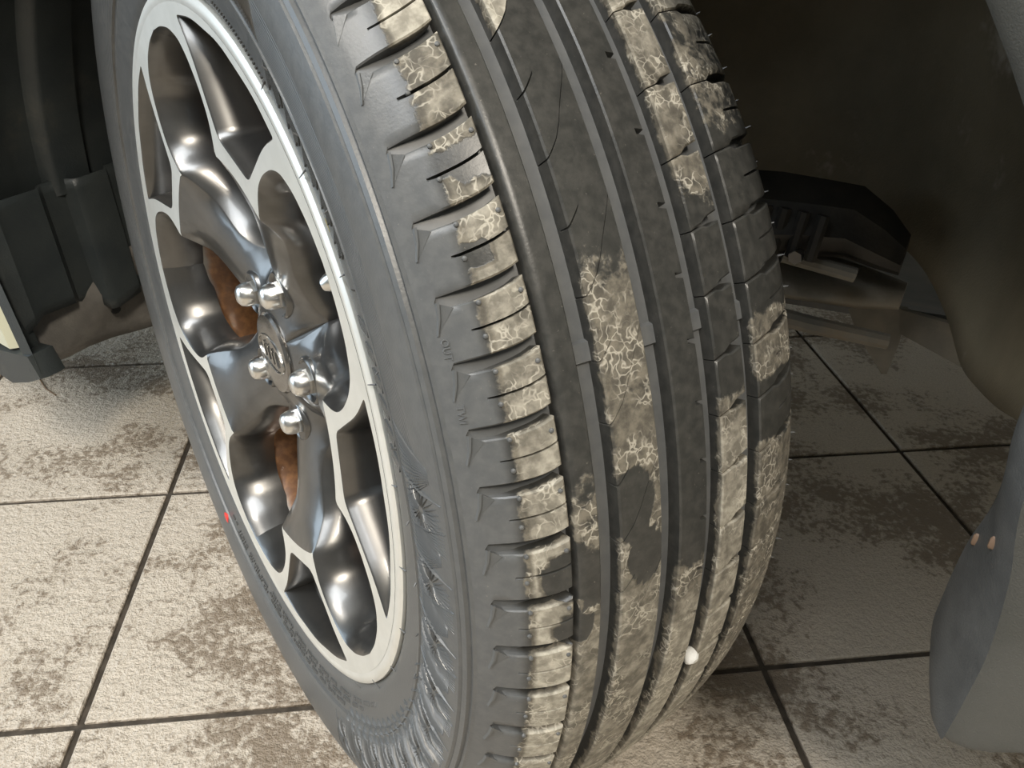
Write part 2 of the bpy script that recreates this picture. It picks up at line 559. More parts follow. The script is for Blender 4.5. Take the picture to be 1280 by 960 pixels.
nP = len(PITCH)
for i in range(nP):
    a = PITCH[i]; b = PITCH[(i + 1) % nP]
    if b > a: b -= 360
    if i == nP - 1: b = PV[0] - 360
    lo = lambda w, b=b: b + interp(FO, w) + interp(GO, w) / 2
    hi = lambda w, a=a: a + interp(FO, w) - interp(GO, w) / 2
    tread_piece('shoulder_block', [0.0640, 0.067, 0.070, 0.0735, 0.077, 0.0805, 0.0835, 0.0865, 0.089, 0.0902, 0.0912, 0.0925, 0.0940, 0.0956], lo, hi, cols_block,
                sipe(0.5, 0.05, 0.0815, 0.004), base_depth, (True, False))
    # centre-inner block
    G4 = [(-0.031, 0.66), (-0.0235, 0.62), (-0.021, 0.10), (-0.014, 0.09)]
    F4 = lambda w: 0.4 + (-0.0155 - w) * 40
    lo = lambda w, b=b: b + F4(w) + interp(G4, w) / 2
    hi = lambda w, a=a: a + F4(w) - interp(G4, w) / 2
    cb = [(0, 'base'), (0, 'edge'), (0.03, 't'), (0.25, 't'), (0.5, 't'), (0.75, 't'), (0.97, 't'), (1, 'edge'), (1, 'base')]
    tread_piece('centre_block', [-0.031, -0.0275, -0.0240, -0.0205, -0.0170, -0.014], lo, hi, cb, lambda s, w: 0, base_depth)
    # inner shoulder block
    G5 = [(-0.088, 0.70), (-0.056, 0.70), (-0.053, 0.10), (-0.040, 0.09)]
    F5 = lambda w: 0.6 + (-0.0486 - w) * 30
    lo = lambda w, b=b: b + F5(w) + interp(G5, w) / 2
    hi = lambda w, a=a: a + F5(w) - interp(G5, w) / 2
    tread_piece('inner_shoulder_block', [-0.089, -0.085, -0.080, -0.075, -0.070, -0.065, -0.060, -0.056, -0.0525, -0.048, -0.044, -0.040], lo, hi, cols_block,
                sipe(0.5, -0.10, -0.0585, 0.004), base_depth)

# second rib, cut by long curved sipes
ARC = [(0.0215, 0.0), (0.0245, -1.1), (0.0290, -2.5), (0.0345, -4.4), (0.0385, -5.3), (0.0425, -6.0)]
A0 = [51.6, 43.0, 34.4, 26.1, 17.5, 9.3, 1.0, -8.0]
k = 36
step = (360 - (A0[0] - A0[-1])) / k
for i in range(1, k): A0.append(-8.0 - step * i)
for i in range(len(A0)):
    a = A0[i]; b = A0[i + 1] if i + 1 < len(A0) else A0[0] - 360
    lo = lambda w, b=b: b + smooth_tab(ARC, w) + 0.06
    hi = lambda w, a=a: a + smooth_tab(ARC, w) - 0.06
    cc = [(0, 'base'), (0, 't')] + [(q / 12, 't') for q in range(1, 6)] + [(0.492, 't'), (0.496, 't'), (0.506, 't'), (0.510, 't')] + [(q / 12, 't') for q in range(7, 12)] + [(1, 't'), (1, 'base')]
    tread_piece('rib_block', [0.0215, 0.024, 0.027, 0.030, 0.033, 0.036, 0.0378, 0.0400, 0.0425], lo, hi, cc, sipe(0.501, 0.0372, 0.06, 0.005, 0.0062), base_depth)


def rib_ring(name, rows, notch=None):
    cs = []
    N = 360
    v = []; md = []
    rws = [(rows[0], 'b'), (rows[0], 'e'), (rows[0] + 0.0007, 't')] + [(w, 't') for w in rows[1:-1]] + [(rows[-1] - 0.0007, 't'), (rows[-1], 'e'), (rows[-1], 'b')]
    ths = []
    if notch:
        for i in range(nP):
            a = PITCH[i]; b = PITCH[i + 1] if i + 1 < nP else PITCH[0] - 360
            for s in (0, 0.2, 0.4, 0.48, 0.5, 0.54, 0.56, 0.8): ths.append((a + (b - a) * s, s))
    else:
        ths = [(-q * 360 / N, 0) for q in range(N)]
    nc = len(ths)
    for w, kd in rws:
        for th, s in ths:
            t2 = ((th + 180) % 360) - 180
            d = 0
            if notch and 0.49 < s < 0.55 and notch[0] <= w <= notch[1]: d = 0.004
            if kd == 'e': d += 0.0007
            if kd == 'b': d = base_depth(w) + 0.0004
            sk = (w - rows[0]) / (rows[-1] - rows[0]) * 0.6
            v.append(wp(w, rtop(w) - d, th + (sk if notch else 0)))
            md.append(mud(w, t2) * (0.45 if d > 0.002 else 1))
    f = []
    for i in range(len(rws) - 1):
        for j in range(nc):
            f.append((i * nc + j, (i + 1) * nc + j, (i + 1) * nc + (j + 1) % nc, i * nc + (j + 1) % nc))
    o = mesh(name, v, f, M['tread'], tyre, True, 40)
    set_mud(o, md)
    return o


rib_ring('tread_rib', [0.0520, 0.055, 0.0585, 0.0617])
rib_ring('tread_rib', [-0.0045, -0.0022, 0.0, 0.004, 0.008, 0.0115], (-0.0046, -0.0004))


def revolve(name, prof, mat, parent, N=256, smooth=True, angle=30, closed=False):
    v = []; f = []
    k = len(prof)
    for j in range(N):
        th = 360 * j / N
        for w, r in prof: v.append(wp(w, r, th))
    for j in range(N):
        for i in range(k - 1 if not closed else k):
            a = j * k + i; b = j * k + (i + 1) % k
            c = ((j + 1) % N) * k + (i + 1) % k; d = ((j + 1) % N) * k + i
            f.append((a, b, c, d))
    o = mesh(name, v, f, mat, parent, True, angle)
    return o


# carcass: groove floor between the shoulders
ws = [-0.0935 + q * (0.0935 + 0.0935) / 60 for q in range(61)]
prof = [(w, rtop(w) - base_depth(w)) for w in ws]
revolve('groove_floor', prof, M['groove'], tyre, 300)
SIDE = [(0.0935, 0.3128), (0.0955, 0.3102), (0.0967, 0.3088), (0.0958, 0.3080), (0.0959, 0.3062), (0.0977, 0.3055), (0.0985, 0.3030), (0.0977, 0.3022), (0.0990, 0.3008),
        (0.0998, 0.2950), (0.1002, 0.2880), (0.1000, 0.2815), (0.0992, 0.2750), (0.0982, 0.2690), (0.0970, 0.2640), (0.0977, 0.2634), (0.0966, 0.2606), (0.0949, 0.2598),
        (0.0938, 0.2550), (0.0929, 0.2500), (0.0920, 0.2450), (0.0912, 0.2410), (0.0900, 0.2375), (0.0885, 0.2350), (0.0860, 0.2325), (0.0840, 0.2290)]


def side_w(r):
    for (w1, r1), (w2, r2) in zip(SIDE, SIDE[1:]):
        if r2 <= r <= r1: return w1 + (w2 - w1) * (r1 - r) / max(1e-9, r1 - r2)
    return 0.105


revolve('sidewall', SIDE, M['side'], tyre, 300, True, 28)
inner = [(-0.0935, 0.3080), (-0.0965, 0.302), (-0.0985, 0.295), (-0.100, 0.283), (-0.099, 0.268), (-0.094, 0.250), (-0.086, 0.238), (-0.080, 0.231)]
revolve('inner_sidewall', inner, M['side'], tyre, 160)

# tread wear bars in the grooves
for w0, w1, th in ((0.0425, 0.052, 25.0), (0.0115, 0.0215, 24.8), (-0.014, -0.0045, 24.7), (-0.040, -0.031, 24.3)):
    v = []
    for dd, dt in ((0.0075, 0.85), (0.0052, 0.62)):
        for w in (w0, w1):
            for s in (-1, 1): v.append(wp(w, rtop(w) - dd, th + s * dt))
    mesh('wear_bar', v, [(4, 5, 7, 6), (0, 1, 5, 4), (2, 6, 7, 3), (0, 4, 6, 2), (1, 3, 7, 5)], M['groove'], tyre, False)

# check-mark facets at the outer ends of the lateral grooves
for i in range(nP):
    a = PITCH[i]
    pts = [(0.0905, a + 0.02), (0.0868, a - 0.42), (0.0924, a - 1.95)]
    v = [wp(w, rtop(w) + 0.00035, th) for w, th in pts] + [wp(pts[0][0], rtop(pts[0][0]) - 0.003, pts[0][1]), wp(pts[1][0], rtop(pts[1][0]) - 0.003, pts[1][1]), wp(pts[2][0], rtop(pts[2][0]) - 0.003, pts[2][1])]
    no = mesh('groove_notch', v, [(0, 1, 2), (0, 3, 4, 1), (1, 4, 5, 2), (2, 5, 3, 0)], M['side'], tyre, False)
    if -30 < a < 65:
        A_, B_ = (0.0910, a + 0.10), (0.0927, a - 1.98)
        v = []
        for (w_, t_), wd_ in ((A_, 0.0011), (((A_[0] + B_[0]) / 2 - 0.0003, (A_[1] + B_[1]) / 2), 0.0007), (B_, 0.0002)):
            for q_, h_ in ((-wd_, -0.0005), (-wd_ * 0.7, 0.0011), (0, 0.0011), (0.0001, -0.0005)): v.append(wp(w_ + q_, rtop(w_ + q_) + h_, t_))
        mesh('notch_edge', v, [(4 * k_ + q_, 4 * k_ + q_ + 1, 4 * k_ + q_ + 5, 4 * k_ + q_ + 4) for k_ in range(2) for q_ in range(3)], M['lettering'], no, False)


# ---- sidewall relief
def sp(r, th, lift=0.0):
    return Vector(wp(side_w(r) + lift, r, th))


def ridge(mb, r0, t0, r1, t1, wd=0.00032, ht=0.0008, n=3):
    A = sp(r0, t0); B = sp(r1, t1)
    d = (B - A)
    if d.length < 1e-6: return
    nx = Vector((1, 0, 0))
    sdir = d.cross(nx).normalized() * wd
    rings = []
    for q in range(n + 1):
        s = q / n
        c = sp(r0 + (r1 - r0) * s, t0 + (t1 - t0) * s)
        h = ht * (0.25 if q in (0, n) else 1.0)
        rings.append([c - sdir - nx * 0.0003, c + nx * h, c + sdir - nx * 0.0003])
    mb.loft(rings, closed=False, caps=False)


def fan(rf, tf, ends, mat='fanline'):
    mb = MB()
    for r1, t1 in ends: ridge(mb, rf + (r1 - rf) * 0.16, tf + (t1 - tf) * 0.16, r1, t1)
    return mb.build('fan_relief', M[mat], tyre, False)


RO, RI = 0.2995, 0.2645
th = 19.0
q = 0
while th > -62:
    wd_ = 6.4
    # fan spreading inwards from the outer rim
    fan(RO, th - 1.0, [(RI + 0.001, th - 1.0 + (s - 6) * 0.62) for s in range(13)])
    # star burst
    c = (0.2825, th - 4.6)
    fan(c[0], c[1], [(c[0] + 0.0150 * math.cos(s * 2 * PI / 26), c[1] + 2.05 * math.sin(s * 2 * PI / 26)) for s in range(26)])
    # fan spreading outwards from the inner rim
    fan(RI, th - 6.2, [(RO - 0.001, th - 6.2 + (s - 5) * 0.34) for s in range(9)])
    mb = MB()
    ridge(mb, RI, th - 2.0, RO, th - 3.2, 0.0007, 0.0011); ridge(mb, RI, th - 7.0, RO, th - 5.6, 0.0007, 0.0011)
    mb.build('fan_edge', M['side'], tyre, False)
    th -= wd_ + 1.0
for th in (72, 66.5, 61.5):
    fan(RO, th, [(RI + 0.001, th - 3 + s * 0.5) for s in range(13)])
# petals below
for row, r0 in enumerate((0.2575, 0.2620, 0.2670)):
    for i in range(26):
        t0 = -8 - i * 2.9 - row * 1.2
        if (row == 0 and t0 > -22) or t0 < -56: continue
        rings = []
        for s in range(7):
            x = s / 6
            h = math.sin(PI * x)
            c = sp(r0 + (x - 0.5) * 0.0062, t0 + (x - 0.5) * 1.6)
            u = Vector(wp(0, 1, t0 + 90)) * (0.0013 * h + 0.0001)
            rings.append([c - u - Vector((0.0003, 0, 0)), c + Vector((0.0013 * h, 0, 0)), c + u - Vector((0.0003, 0, 0))])
        mb = MB(); mb.loft(rings, closed=False, caps=False)
        mb.build('relief_petal', M['side'], tyre, True, 60)


# hatched lettering band next to the rim: each letter-shaped patch of fine bright lines
def hatch(th0, th1, r0, r1, skew, n, mask=None, mat='hatch'):
    mb = MB()
    for s in range(n):
        t = th0 + (th1 - th0) * s / (n - 1)
        hw = abs(th1 - th0) / n * 0.30
        a, b = r0, r1
        if mask: a, b = mask(s / (n - 1), r0, r1)
        k0 = skew * (a - r0) / (r1 - r0); k1 = skew * (b - r0) / (r1 - r0)
        q = [sp(a, t - hw + k0, 0.0007), sp(a, t + hw + k0, 0.0007), sp(b, t + hw + k1, 0.0007), sp(b, t - hw + k1, 0.0007)]
        lowq = [p - Vector((0.0012, 0, 0)) for p in q]
        mb.add(q + lowq, [(0, 1, 2, 3), (0, 4, 5, 1), (1, 5, 6, 2), (2, 6, 7, 3), (3, 7, 4, 0)])
    return mb.build('hatched_letter', M[mat], tyre, False)


hb = (0.2440, 0.2565)
for t0, t1 in ((57.5, 53.4), (52.2, 48.8), (47.6, 43.9), (42.8, 40.0), (39.0, 36.6)):
    hatch(t0, t1, hb[0], hb[1], 1.0, 20, lambda s, a, b: (a + (b - a) * 0.45 * abs(math.sin(s * 5)), b))
for i in range(6):
    t0 = 31.5 - i * 2.75
    hatch(t0, t0 - 1.35, 0.2440, 0.2560, -1.4, 14, lambda s, a, b: (a, b - (b - a) * 0.25 * s))
# dotted chrome-like bead line near the rim, top
mb = MB()
for i in range(22):
    t = 75 - i * 0.75
    c = sp(0.2418, t)
    mb.box(c + Vector((0.0004, 0, 0)), Vector((0.0005, 0, 0)), Vector(wp(0, 1, t)) * 0.0007, Vector(wp(0, 1, t + 90)) * 0.0007)
mb.build('knurled_line', M['hatch'], tyre, False)


# real lettering
def text_on_tyre(txt, r_, th, size, w_, mat, up_theta, along_axis=True):
    cu = bpy.data.curves.new('lettering', 'FONT')
    cu.body = txt
    cu.size = size
    cu.extrude = 0.0004
    cu.align_x = 'CENTER'; cu.align_y = 'CENTER'
    cu.resolution_u = 2
    tmp = bpy.data.objects.new('tmp', cu)
    col.objects.link(tmp)
    dg = bpy.context.evaluated_depsgraph_get()
    me = bpy.data.meshes.new_from_object(tmp.evaluated_get(dg))
    bpy.data.objects.remove(tmp)
    vs_ = []
    for v_ in me.vertices:
        # reading direction runs down the shoulder (theta falls), letter tops point to the tread
        t = th - math.degrees(v_.co.x / r_)
        w = w_ - v_.co.y * 0.75
        rr = rtop(w) + v_.co.z + 0.0002
        vs_.append(wp(w, rr, t))
    fs = [tuple(p_.vertices) for p_ in me.polygons]
    o = mesh('lettering', vs_, fs, mat, tyre, False)
    bpy.data.meshes.remove(me)
    return o


text_on_tyre('OUT', 0.317, 27.35, 0.0038, 0.0914, M['groove'], 1)
text_on_tyre('TWI', 0.317, 22.95, 0.0038, 0.0914, M['groove'], 1)

# small moulded text rows round the rim side (too small to read): fine dark strokes
random.seed(3)
for row, r0 in enumerate((0.2462, 0.2508, 0.2554)):
    mb = MB()
    t = (-40, -48, -58)[row]
    end = (-92, -116, -112)[row]
    hh = 0.0012

    def stroke(ra, ta, rb, tb):
        A_, B_ = sp(ra, ta, 0.0009), sp(rb, tb, 0.0009)
        sd = (B_ - A_).cross(Vector((1, 0, 0))).normalized() * 0.00036
        low_ = Vector((-0.0013, 0, 0))
        q_ = [A_ - sd, A_ + sd, B_ + sd, B_ - sd]
        mb.add(q_ + [p_ + low_ for p_ in q_], [(0, 1, 2, 3), (0, 4, 5, 1), (1, 5, 6, 2), (2, 6, 7, 3), (3, 7, 4, 0)])
    while t > end:
        for s in range(random.randint(3, 8)):
            ww = random.uniform(0.38, 0.55)
            stroke(r0 - hh, t, r0 + hh, t)
            if random.random() < 0.75:
                k_ = random.choice((-1, 0, 1)); stroke(r0 + hh * k_, t, r0 + hh * k_, t - ww * 0.75)
            if random.random() < 0.5: stroke(r0 - hh, t - ww * 0.75, r0 + hh, t - ww * 0.75)
            t -= ww + 0.22
        t -= random.uniform(0.8, 1.8)
    tag(mb.build('moulded_text', M['lettering'], tyre, False), kind='stuff')

# red balance dot
mb = MB()
c = sp(0.2655, -118.3)
mb.loft([[c + Vector((dz, 0, 0)) + Vector(wp(0, 1, -118)) * (0.0052 * k_ * math.cos(2 * PI * j / 20)) + Vector(wp(0, 1, -28)) * (0.0052 * k_ * math.sin(2 * PI * j / 20)) for j in range(20)] for dz, k_ in ((-0.002, 1), (0.0006, 1), (0.0009, 0.8))])
tag(mb.build('balance_dot', M['red'], tyre), 'red paint dot')
# yellow mark by the rim
mb = MB()
for i in range(6):
    ridge(mb, 0.2385, 42.0 - i * 0.25, 0.2415, 42.0 - i * 0.25, 0.0007, 0.0008, 1)
tag(mb.build('paint_mark', M['yellow'], tyre, False), 'yellow paint mark')

# rubber vent hairs and nubs
random.seed(11)
for i in range(46):
    if i < 26:
        w0 = -0.082 + random.uniform(-0.004, 0.006); th = 48 - i * 2.6
        r0 = rtop(w0); dv = Vector((-0.7, 0, 0)) + Vector(wp(0, 0.8, th))
        L_ = random.uniform(0.0012, 0.003)
    elif i < 36:
        th = 56 - (i - 26) * 7.5; r0 = 0.262; w0 = side_w(r0); dv = Vector((0.8, 0, 0)) + Vector(wp(0, 0.6, th + random.uniform(-60, 60))); L_ = random.uniform(0.002, 0.004)
    else:
        th = 60 - (i - 36) * 12; r0 = 0.2385; w0 = side_w(r0); dv = Vector((0.3, 0, 0)) + Vector(wp(0, -1, th)); L_ = random.uniform(0.003, 0.007)
    p0 = Vector(wp(w0, r0 - 0.0004, th))
    mb = MB(); mb.tube([p0, p0 + dv * L_ * 0.5, p0 + dv * L_], [0.0005, 0.0004, 0.0002], 5)
    mb.build('vent_hair', M['groove'], tyre, True)
for i in range(nP):
    for s_, w0 in ((0.12, 0.0795), (0.60, 0.0800), (0.10, 0.0660)):
        th = PITCH[i] - s_ * 4.4
        if not (-25 < th < 60): continue
        mb = MB()
        c = Vector(wp(w0, rtop(w0), th)); nrm = (Vector(wp(0, 1, th)) + Vector((0.45, 0, 0))).normalized()
        u = nrm.orthogonal().normalized(); u2 = nrm.cross(u)
        mb.loft([[c + nrm * h + (u * math.cos(2 * PI * j / 8) + u2 * math.sin(2 * PI * j / 8)) * r_ for j in range(8)] for h, r_ in ((-0.0006, 0.0011), (0.0006, 0.0009), (0.0009, 0.0004))])
        o = mb.build('rubber_nub', M['groove'], tyre)

# white pebble wedged in a groove
mb = MB()
pc = Vector(wp(-0.0125, 0.3372, -5.2))
rings = []
for i in range(1, 8):
    a = PI * i / 8
    rings.append([pc + Vector((0.0046 * math.sin(a) * math.cos(2 * PI * j / 10) * (1 + 0.2 * math.sin(j * 2 + i)), 0, 0)) + Vector(wp(0, 1, -6)) * (0.0042 * math.cos(a)) + Vector(wp(0, 1, 84)) * (0.0044 * math.sin(a) * math.sin(2 * PI * j / 10)) for j in range(10)])
mb.loft(rings)
peb = mb.build('pebble', M['pebble'], None)
peb.matrix_world = WMAT
tag(peb, 'small white pebble wedged in a tread groove of the tyre', 'pebble')

# ------------------------------------------------------------------ alloy wheel
wheel = empty('alloy_wheel', 'five-spoke alloy wheel, dark painted with bright machined faces, inside the tyre', 'wheel', WMAT)
SP0 = 3.0   # first spoke angle


def pol(r, ph): return Vector((r * math.cos(R(ph)), r * math.sin(R(ph))))


def rounded(poly, rad, n=4, closed=True):
    out = []
    k = len(poly)
    for i in range(k):
        if not closed and i in (0, k - 1):
            out.append(poly[i]); continue
        p0, p1, p2 = poly[i - 1], poly[i], poly[(i + 1) % k]
        a = (p0 - p1); b = (p2 - p1)
        r_ = rad[i] if isinstance(rad, (list, tuple)) else rad
        la = min(r_, a.length * 0.45); lb = min(r_, b.length * 0.45)
        A = p1 + a.normalized() * la; B = p1 + b.normalized() * lb
        for q in range(n + 1):
            s = q / n
            out.append(A * (1 - s) ** 2 + p1 * 2 * s * (1 - s) + B * s * s)
    return out


# local 2-D frame of a spoke: x radial (spoke axis), y tangential. Pocket edge for +y side
HALF = [(0.046, 36), (0.068, 36), (0.0725, 28), (0.080, 20.5), (0.092, 16.0), (0.106, 14.6), (0.120, 14.2), (0.134, 14.4), (0.1435, 14.4), (0.156, 13.4), (0.168, 13.6), (0.182, 15.6), (0.197, 18.6), (0.207, 21.6), (0.213, 26), (0.2160, 31), (0.2170, 36)]
RIM_R = 0.2262


def disc_h(r, y):
    if r > 0.1433: return 0.0862 + (r - 0.1433) / (RIM_R - 0.1433) * 0.0046
    base = smooth_tab([(0.0, 0.0660), (0.034, 0.0655), (0.045, 0.0620), (0.060, 0.0625), (0.080, 0.0665), (0.11, 0.0735), (0.130, 0.0812), (0.1433, 0.0862)], r)
    hw = max(0.02, interp([(0.05, 0.03), (0.09, 0.033), (0.14, 0.036)], r))
    return base - 0.010 * max(0.0, min(1.0, (0.1433 - r) / 0.022)) * min(1.3, (abs(y) / hw)) ** 2.4 * (1 if r > 0.06 else max(0.0, (r - 0.045) / 0.015))


def resample(pl, n):
    L = [0]
    for a, b in zip(pl, pl[1:]): L.append(L[-1] + (b - a).length)
    out = []
    for i in range(n + 1):
        d = L[-1] * i / n
        for k_ in range(len(pl) - 1):
            if d <= L[k_ + 1] + 1e-12:
                s = (d - L[k_]) / max(1e-12, L[k_ + 1] - L[k_])
                out.append(pl[k_].lerp(pl[k_ + 1], s)); break
        else: out.append(pl[-1].copy())
    return out


def spoke_mesh():
    up_ = [pol(r, p) for r, p in HALF]
    # smooth the pocket edge
    pe = resample(up_[1:], 64)
    for _ in range(3):
        pe = [pe[0]] + [(pe[i - 1] + pe[i] * 2 + pe[i + 1]) / 4 for i in range(1, len(pe) - 1)] + [pe[-1]]
    pocket_up = pe                                   # from hub side to rim side, +y
    pocket_dn = [Vector((p.x, -p.y)) for p in pe]
    win = rounded([pol(0.1575, 8.6), pol(0.1575, -8.6), pol(0.2010, -15.6), pol(0.2195, -19.0), pol(0.2215, -12), pol(0.2225, 0), pol(0.2215, 12), pol(0.2195, 19.0), pol(0.2010, 15.6)], [0.006, 0.006, 0.012, 0.003, 0.012, 0.012, 0.012, 0.003, 0.012], 4)
    rim_arc = [pol(RIM_R, 36 - q * 3) for q in range(25)]
    hub_arc = [pol(0.030, -36 + q * 6) for q in range(13)]
    outline = pocket_up + rim_arc + list(reversed(pocket_dn)) + hub_arc
    verts = [p.copy() for p in outline]
    nO = len(outline)
    edges = [(i, (i + 1) % nO) for i in range(nO)]
    w0 = len(verts)
    verts += [p.copy() for p in win]
    edges += [(w0 + i, w0 + (i + 1) % len(win)) for i in range(len(win))]
    # boundary of the machined face
    m0 = len(verts)
    mb_ = [pol(0.1433, -14.3 + q * 28.6 / 20) for q in range(21)]
    # inner points
    verts += mb_[1:-1]
    edges += [(m0 + i, m0 + i + 1) for i in range(18)]
    for r in [0.036, 0.042, 0.05, 0.058, 0.066, 0.075, 0.085, 0.095, 0.105, 0.115, 0.125, 0.135, 0.140]:
        for q in range(-7, 8):
            ph = q * 4.6
            # keep inside the column
            lim = interp([(0.064, 36), (0.068, 32), (0.0725, 26), (0.080, 18.5), (0.092, 14.4), (0.106, 13.2), (0.145, 13.0)], r)
            if abs(ph) < lim: verts.append(pol(r, ph))
    for r in [0.149, 0.153]:
        for q in (-9, -6, -3, 0, 3, 6, 9): verts.append(pol(r, q))
    V2, E2, F2, *_ = delaunay_2d_cdt(verts, edges, [], 0, 1e-6)

    def inside(poly, p):
        c = False
        j = len(poly) - 1
        for i in range(len(poly)):
            if (poly[i].y > p.y) != (poly[j].y > p.y) and p.x < (poly[j].x - poly[i].x) * (p.y - poly[i].y) / (poly[j].y - poly[i].y) + poly[i].x: c = not c
            j = i
        return c
    v3 = [(disc_h(p.length, p.y), p.x, p.y) for p in V2]
    mach = []; paint = []
    for fc in F2:
        c = sum((V2[i] for i in fc), Vector((0, 0))) / len(fc)
        if not inside(outline, c) or inside(win, c): continue
        (mach if c.length > 0.1428 else paint).append(tuple(fc))
    # flanks
    fl = MB()

    def flank(line, closed, sgn, steps):
        k_ = len(line)
        rows_ = []
        for dd, dz in steps:
            row = []
            for i, p in enumerate(line):
                a = line[i - 1] if (i > 0 or closed) else p
                b = line[(i + 1) % k_] if (i < k_ - 1 or closed) else p
                d = (b - a).normalized()
                nrm = Vector((-d.y, d.x)) * sgn
                q_ = p + nrm * dd
                ang = math.degrees(math.atan2(q_.y, q_.x))
                if not closed and abs(ang) > 36: q_ = pol(q_.length, 36 if ang > 0 else -36)
                row.append((disc_h(p.length, p.y) + dz, q_.x, q_.y))
            rows_.append(row)
        fl.loft(rows_, closed=closed, caps=False)
    steps = ((0, 0), (0.0012, -0.0012), (0.0050, -0.010), (0.0075, -0.022), (0.0080, -0.034), (0.0080, -0.038))
    flank(pocket_up, False, 1, steps)
    flank(pocket_dn, False, -1, steps)
    flank(win, True, 1 if poly_area(win) > 0 else -1, ((0, 0), (0.0010, -0.0010), (0.0030, -0.014), (0.0048, -0.030), (0.0050, -0.042)))
    return v3, mach, paint, fl


def poly_area(p):
    return sum(p[i - 1].x * p[i].y - p[i].x * p[i - 1].y for i in range(len(p))) / 2


v3, mach, paint, fl = spoke_mesh()


def compact(v, fs):
    ids = sorted({i for f_ in fs for i in f_})
    mp = {a: b for b, a in enumerate(ids)}
    return [v[i] for i in ids], [tuple(mp[i] for i in f_) for f_ in fs]


proto = None
body = MB()
bv, bf = compact(v3, paint)
body.add(bv, bf)
body.add(fl.v, fl.f)
for k in range(5):
    if k == 0:
        s_o = body.build('spoke', M['paint'], wheel, True, 40)
        mv, mf = compact(v3, mach)
        m_o = MB(); m_o.add(mv, mf)
        m_o = m_o.build('machined_face', M['machined'], s_o, False)
        # normals must face outwards (+x)
        for ob in (m_o,):
            if sum(p_.normal.x for p_ in ob.data.polygons) < 0: ob.data.flip_normals()
        proto = (s_o, m_o)
    else:
        s_o = proto[0].copy(); col.objects.link(s_o)
        m_o = proto[1].copy(); col.objects.link(m_o); m_o.parent = s_o
    s_o.rotation_euler = (R(SP0 + 72 * k), 0, 0)

revolve('rim_lip', [(0.0906, RIM_R - 0.0002), (0.0912, 0.2285), (0.0912, 0.2315), (0.0900, 0.2335), (0.0870, 0.2338), (0.0840, 0.2310)], M['machined'], wheel, 256, True, 50)
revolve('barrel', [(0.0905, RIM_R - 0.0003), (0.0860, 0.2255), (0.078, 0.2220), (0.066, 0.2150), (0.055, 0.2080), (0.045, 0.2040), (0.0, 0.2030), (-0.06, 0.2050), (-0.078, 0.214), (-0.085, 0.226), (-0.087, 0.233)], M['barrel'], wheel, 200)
# hub back plate closing the centre
revolve('hub_face', [(0.0655, 0.0005), (0.0655, 0.0300), (0.060, 0.0315), (0.02, 0.0320)], M['paint'], wheel, 80)
# lug nuts in recesses
for k in range(5):
    ph = SP0 + 72 * k
    cy, cz = 0.0520 * math.cos(R(ph)), 0.0520 * math.sin(R(ph))
    mb = MB()
    mb.loft([[(x, cy + r_ * math.cos(2 * PI * (j + .5) / 6), cz + r_ * math.sin(2 * PI * (j + .5) / 6)) for j in range(6)] for x, r_ in ((0.045, 0.0100), (0.0640, 0.0100), (0.0670, 0.0094))])
    nut = mb.build('lug_nut', M['chrome'], wheel, False)
    mb = MB()
    mb.loft([[(x, cy + r_ * math.cos(2 * PI * j / 20), cz + r_ * math.sin(2 * PI * j / 20)) for j in range(20)] for x, r_ in ((0.0655, 0.0092), (0.0700, 0.0088), (0.0735, 0.0074), (0.0752, 0.0050), (0.0758, 0.0016))])
    mb.build('nut_dome', M['chrome'], nut, True, 60)
    mb = MB()
    rg = []
    for x, r_ in ((0.0560, 0.0110), (0.0620, 0.0125), (0.0638, 0.0150), (0.0625, 0.0170), (0.056, 0.0180)):
        rg.append([(x, cy + r_ * math.cos(2 * PI * j / 24), cz + r_ * math.sin(2 * PI * j / 24)) for j in range(24)])
    mb.loft(rg, True, False)
    mb.build('nut_seat', M['paint'], wheel, True, 60)
# centre cap with an oval emblem
mb = MB()
mb.loft([[(x, r_ * math.cos(2 * PI * j / 48), r_ * math.sin(2 * PI * j / 48)) for j in range(48)] for x, r_ in ((0.058, 0.0300), (0.0672, 0.0300), (0.0690, 0.0285), (0.0694, 0.0250), (0.0696, 0.0010))])
cap = mb.build('centre_cap', M['cap'], wheel, True, 35)
mb = MB()


def oval_ring(mb, a_, b_, wdt, x0, ang=0):
    rg = []
    for dx, k_ in ((-0.0004, 0), (0.0009, 0.15), (0.0009, 0.85), (-0.0004, 1)):
        rg.append([(x0 + dx, (a_ - wdt * k_) * math.cos(2 * PI * j / 40), (b_ - wdt * k_) * math.sin(2 * PI * j / 40)) for j in range(40)])
    mb.loft(rg, True, False)


oval_ring(mb, 0.0245, 0.0130, 0.0022, 0.0696)
for dy in (-0.011, -0.004, 0.004, 0.011):
    mb.box((0.0700, dy, 0), (0.0006, 0, 0), (0, 0.0009, 0.0006), (0, -0.002, 0.0055))
mb.build('emblem', M['emblem'], cap, True, 40)
# valve stem
va = R(38.5)
er = Vector((0, math.cos(va), math.sin(va)))
v0 = er * 0.210 + Vector((0.052, 0, 0))
v1 = er * 0.181 + Vector((0.0805, 0, 0))
mb = MB(); mb.tube([v0, v0.lerp(v1, 0.3), v0.lerp(v1, 0.55)], [0.0065, 0.0050, 0.0045], 14)
valve = mb.build('valve_stem', M['blackplastic'], wheel)
mb = MB()
d_ = (v1 - v0)
mb.tube([v0 + d_ * s for s in (0.5, 0.55, 0.62, 0.66, 0.72, 0.76, 0.82, 0.86, 0.93, 1.0)], [0.0050, 0.0052, 0.0040, 0.0052, 0.0040, 0.0052, 0.0040, 0.0052, 0.0048, 0.0034], 14)
mb.build('valve_cap', M['chrome'], valve)

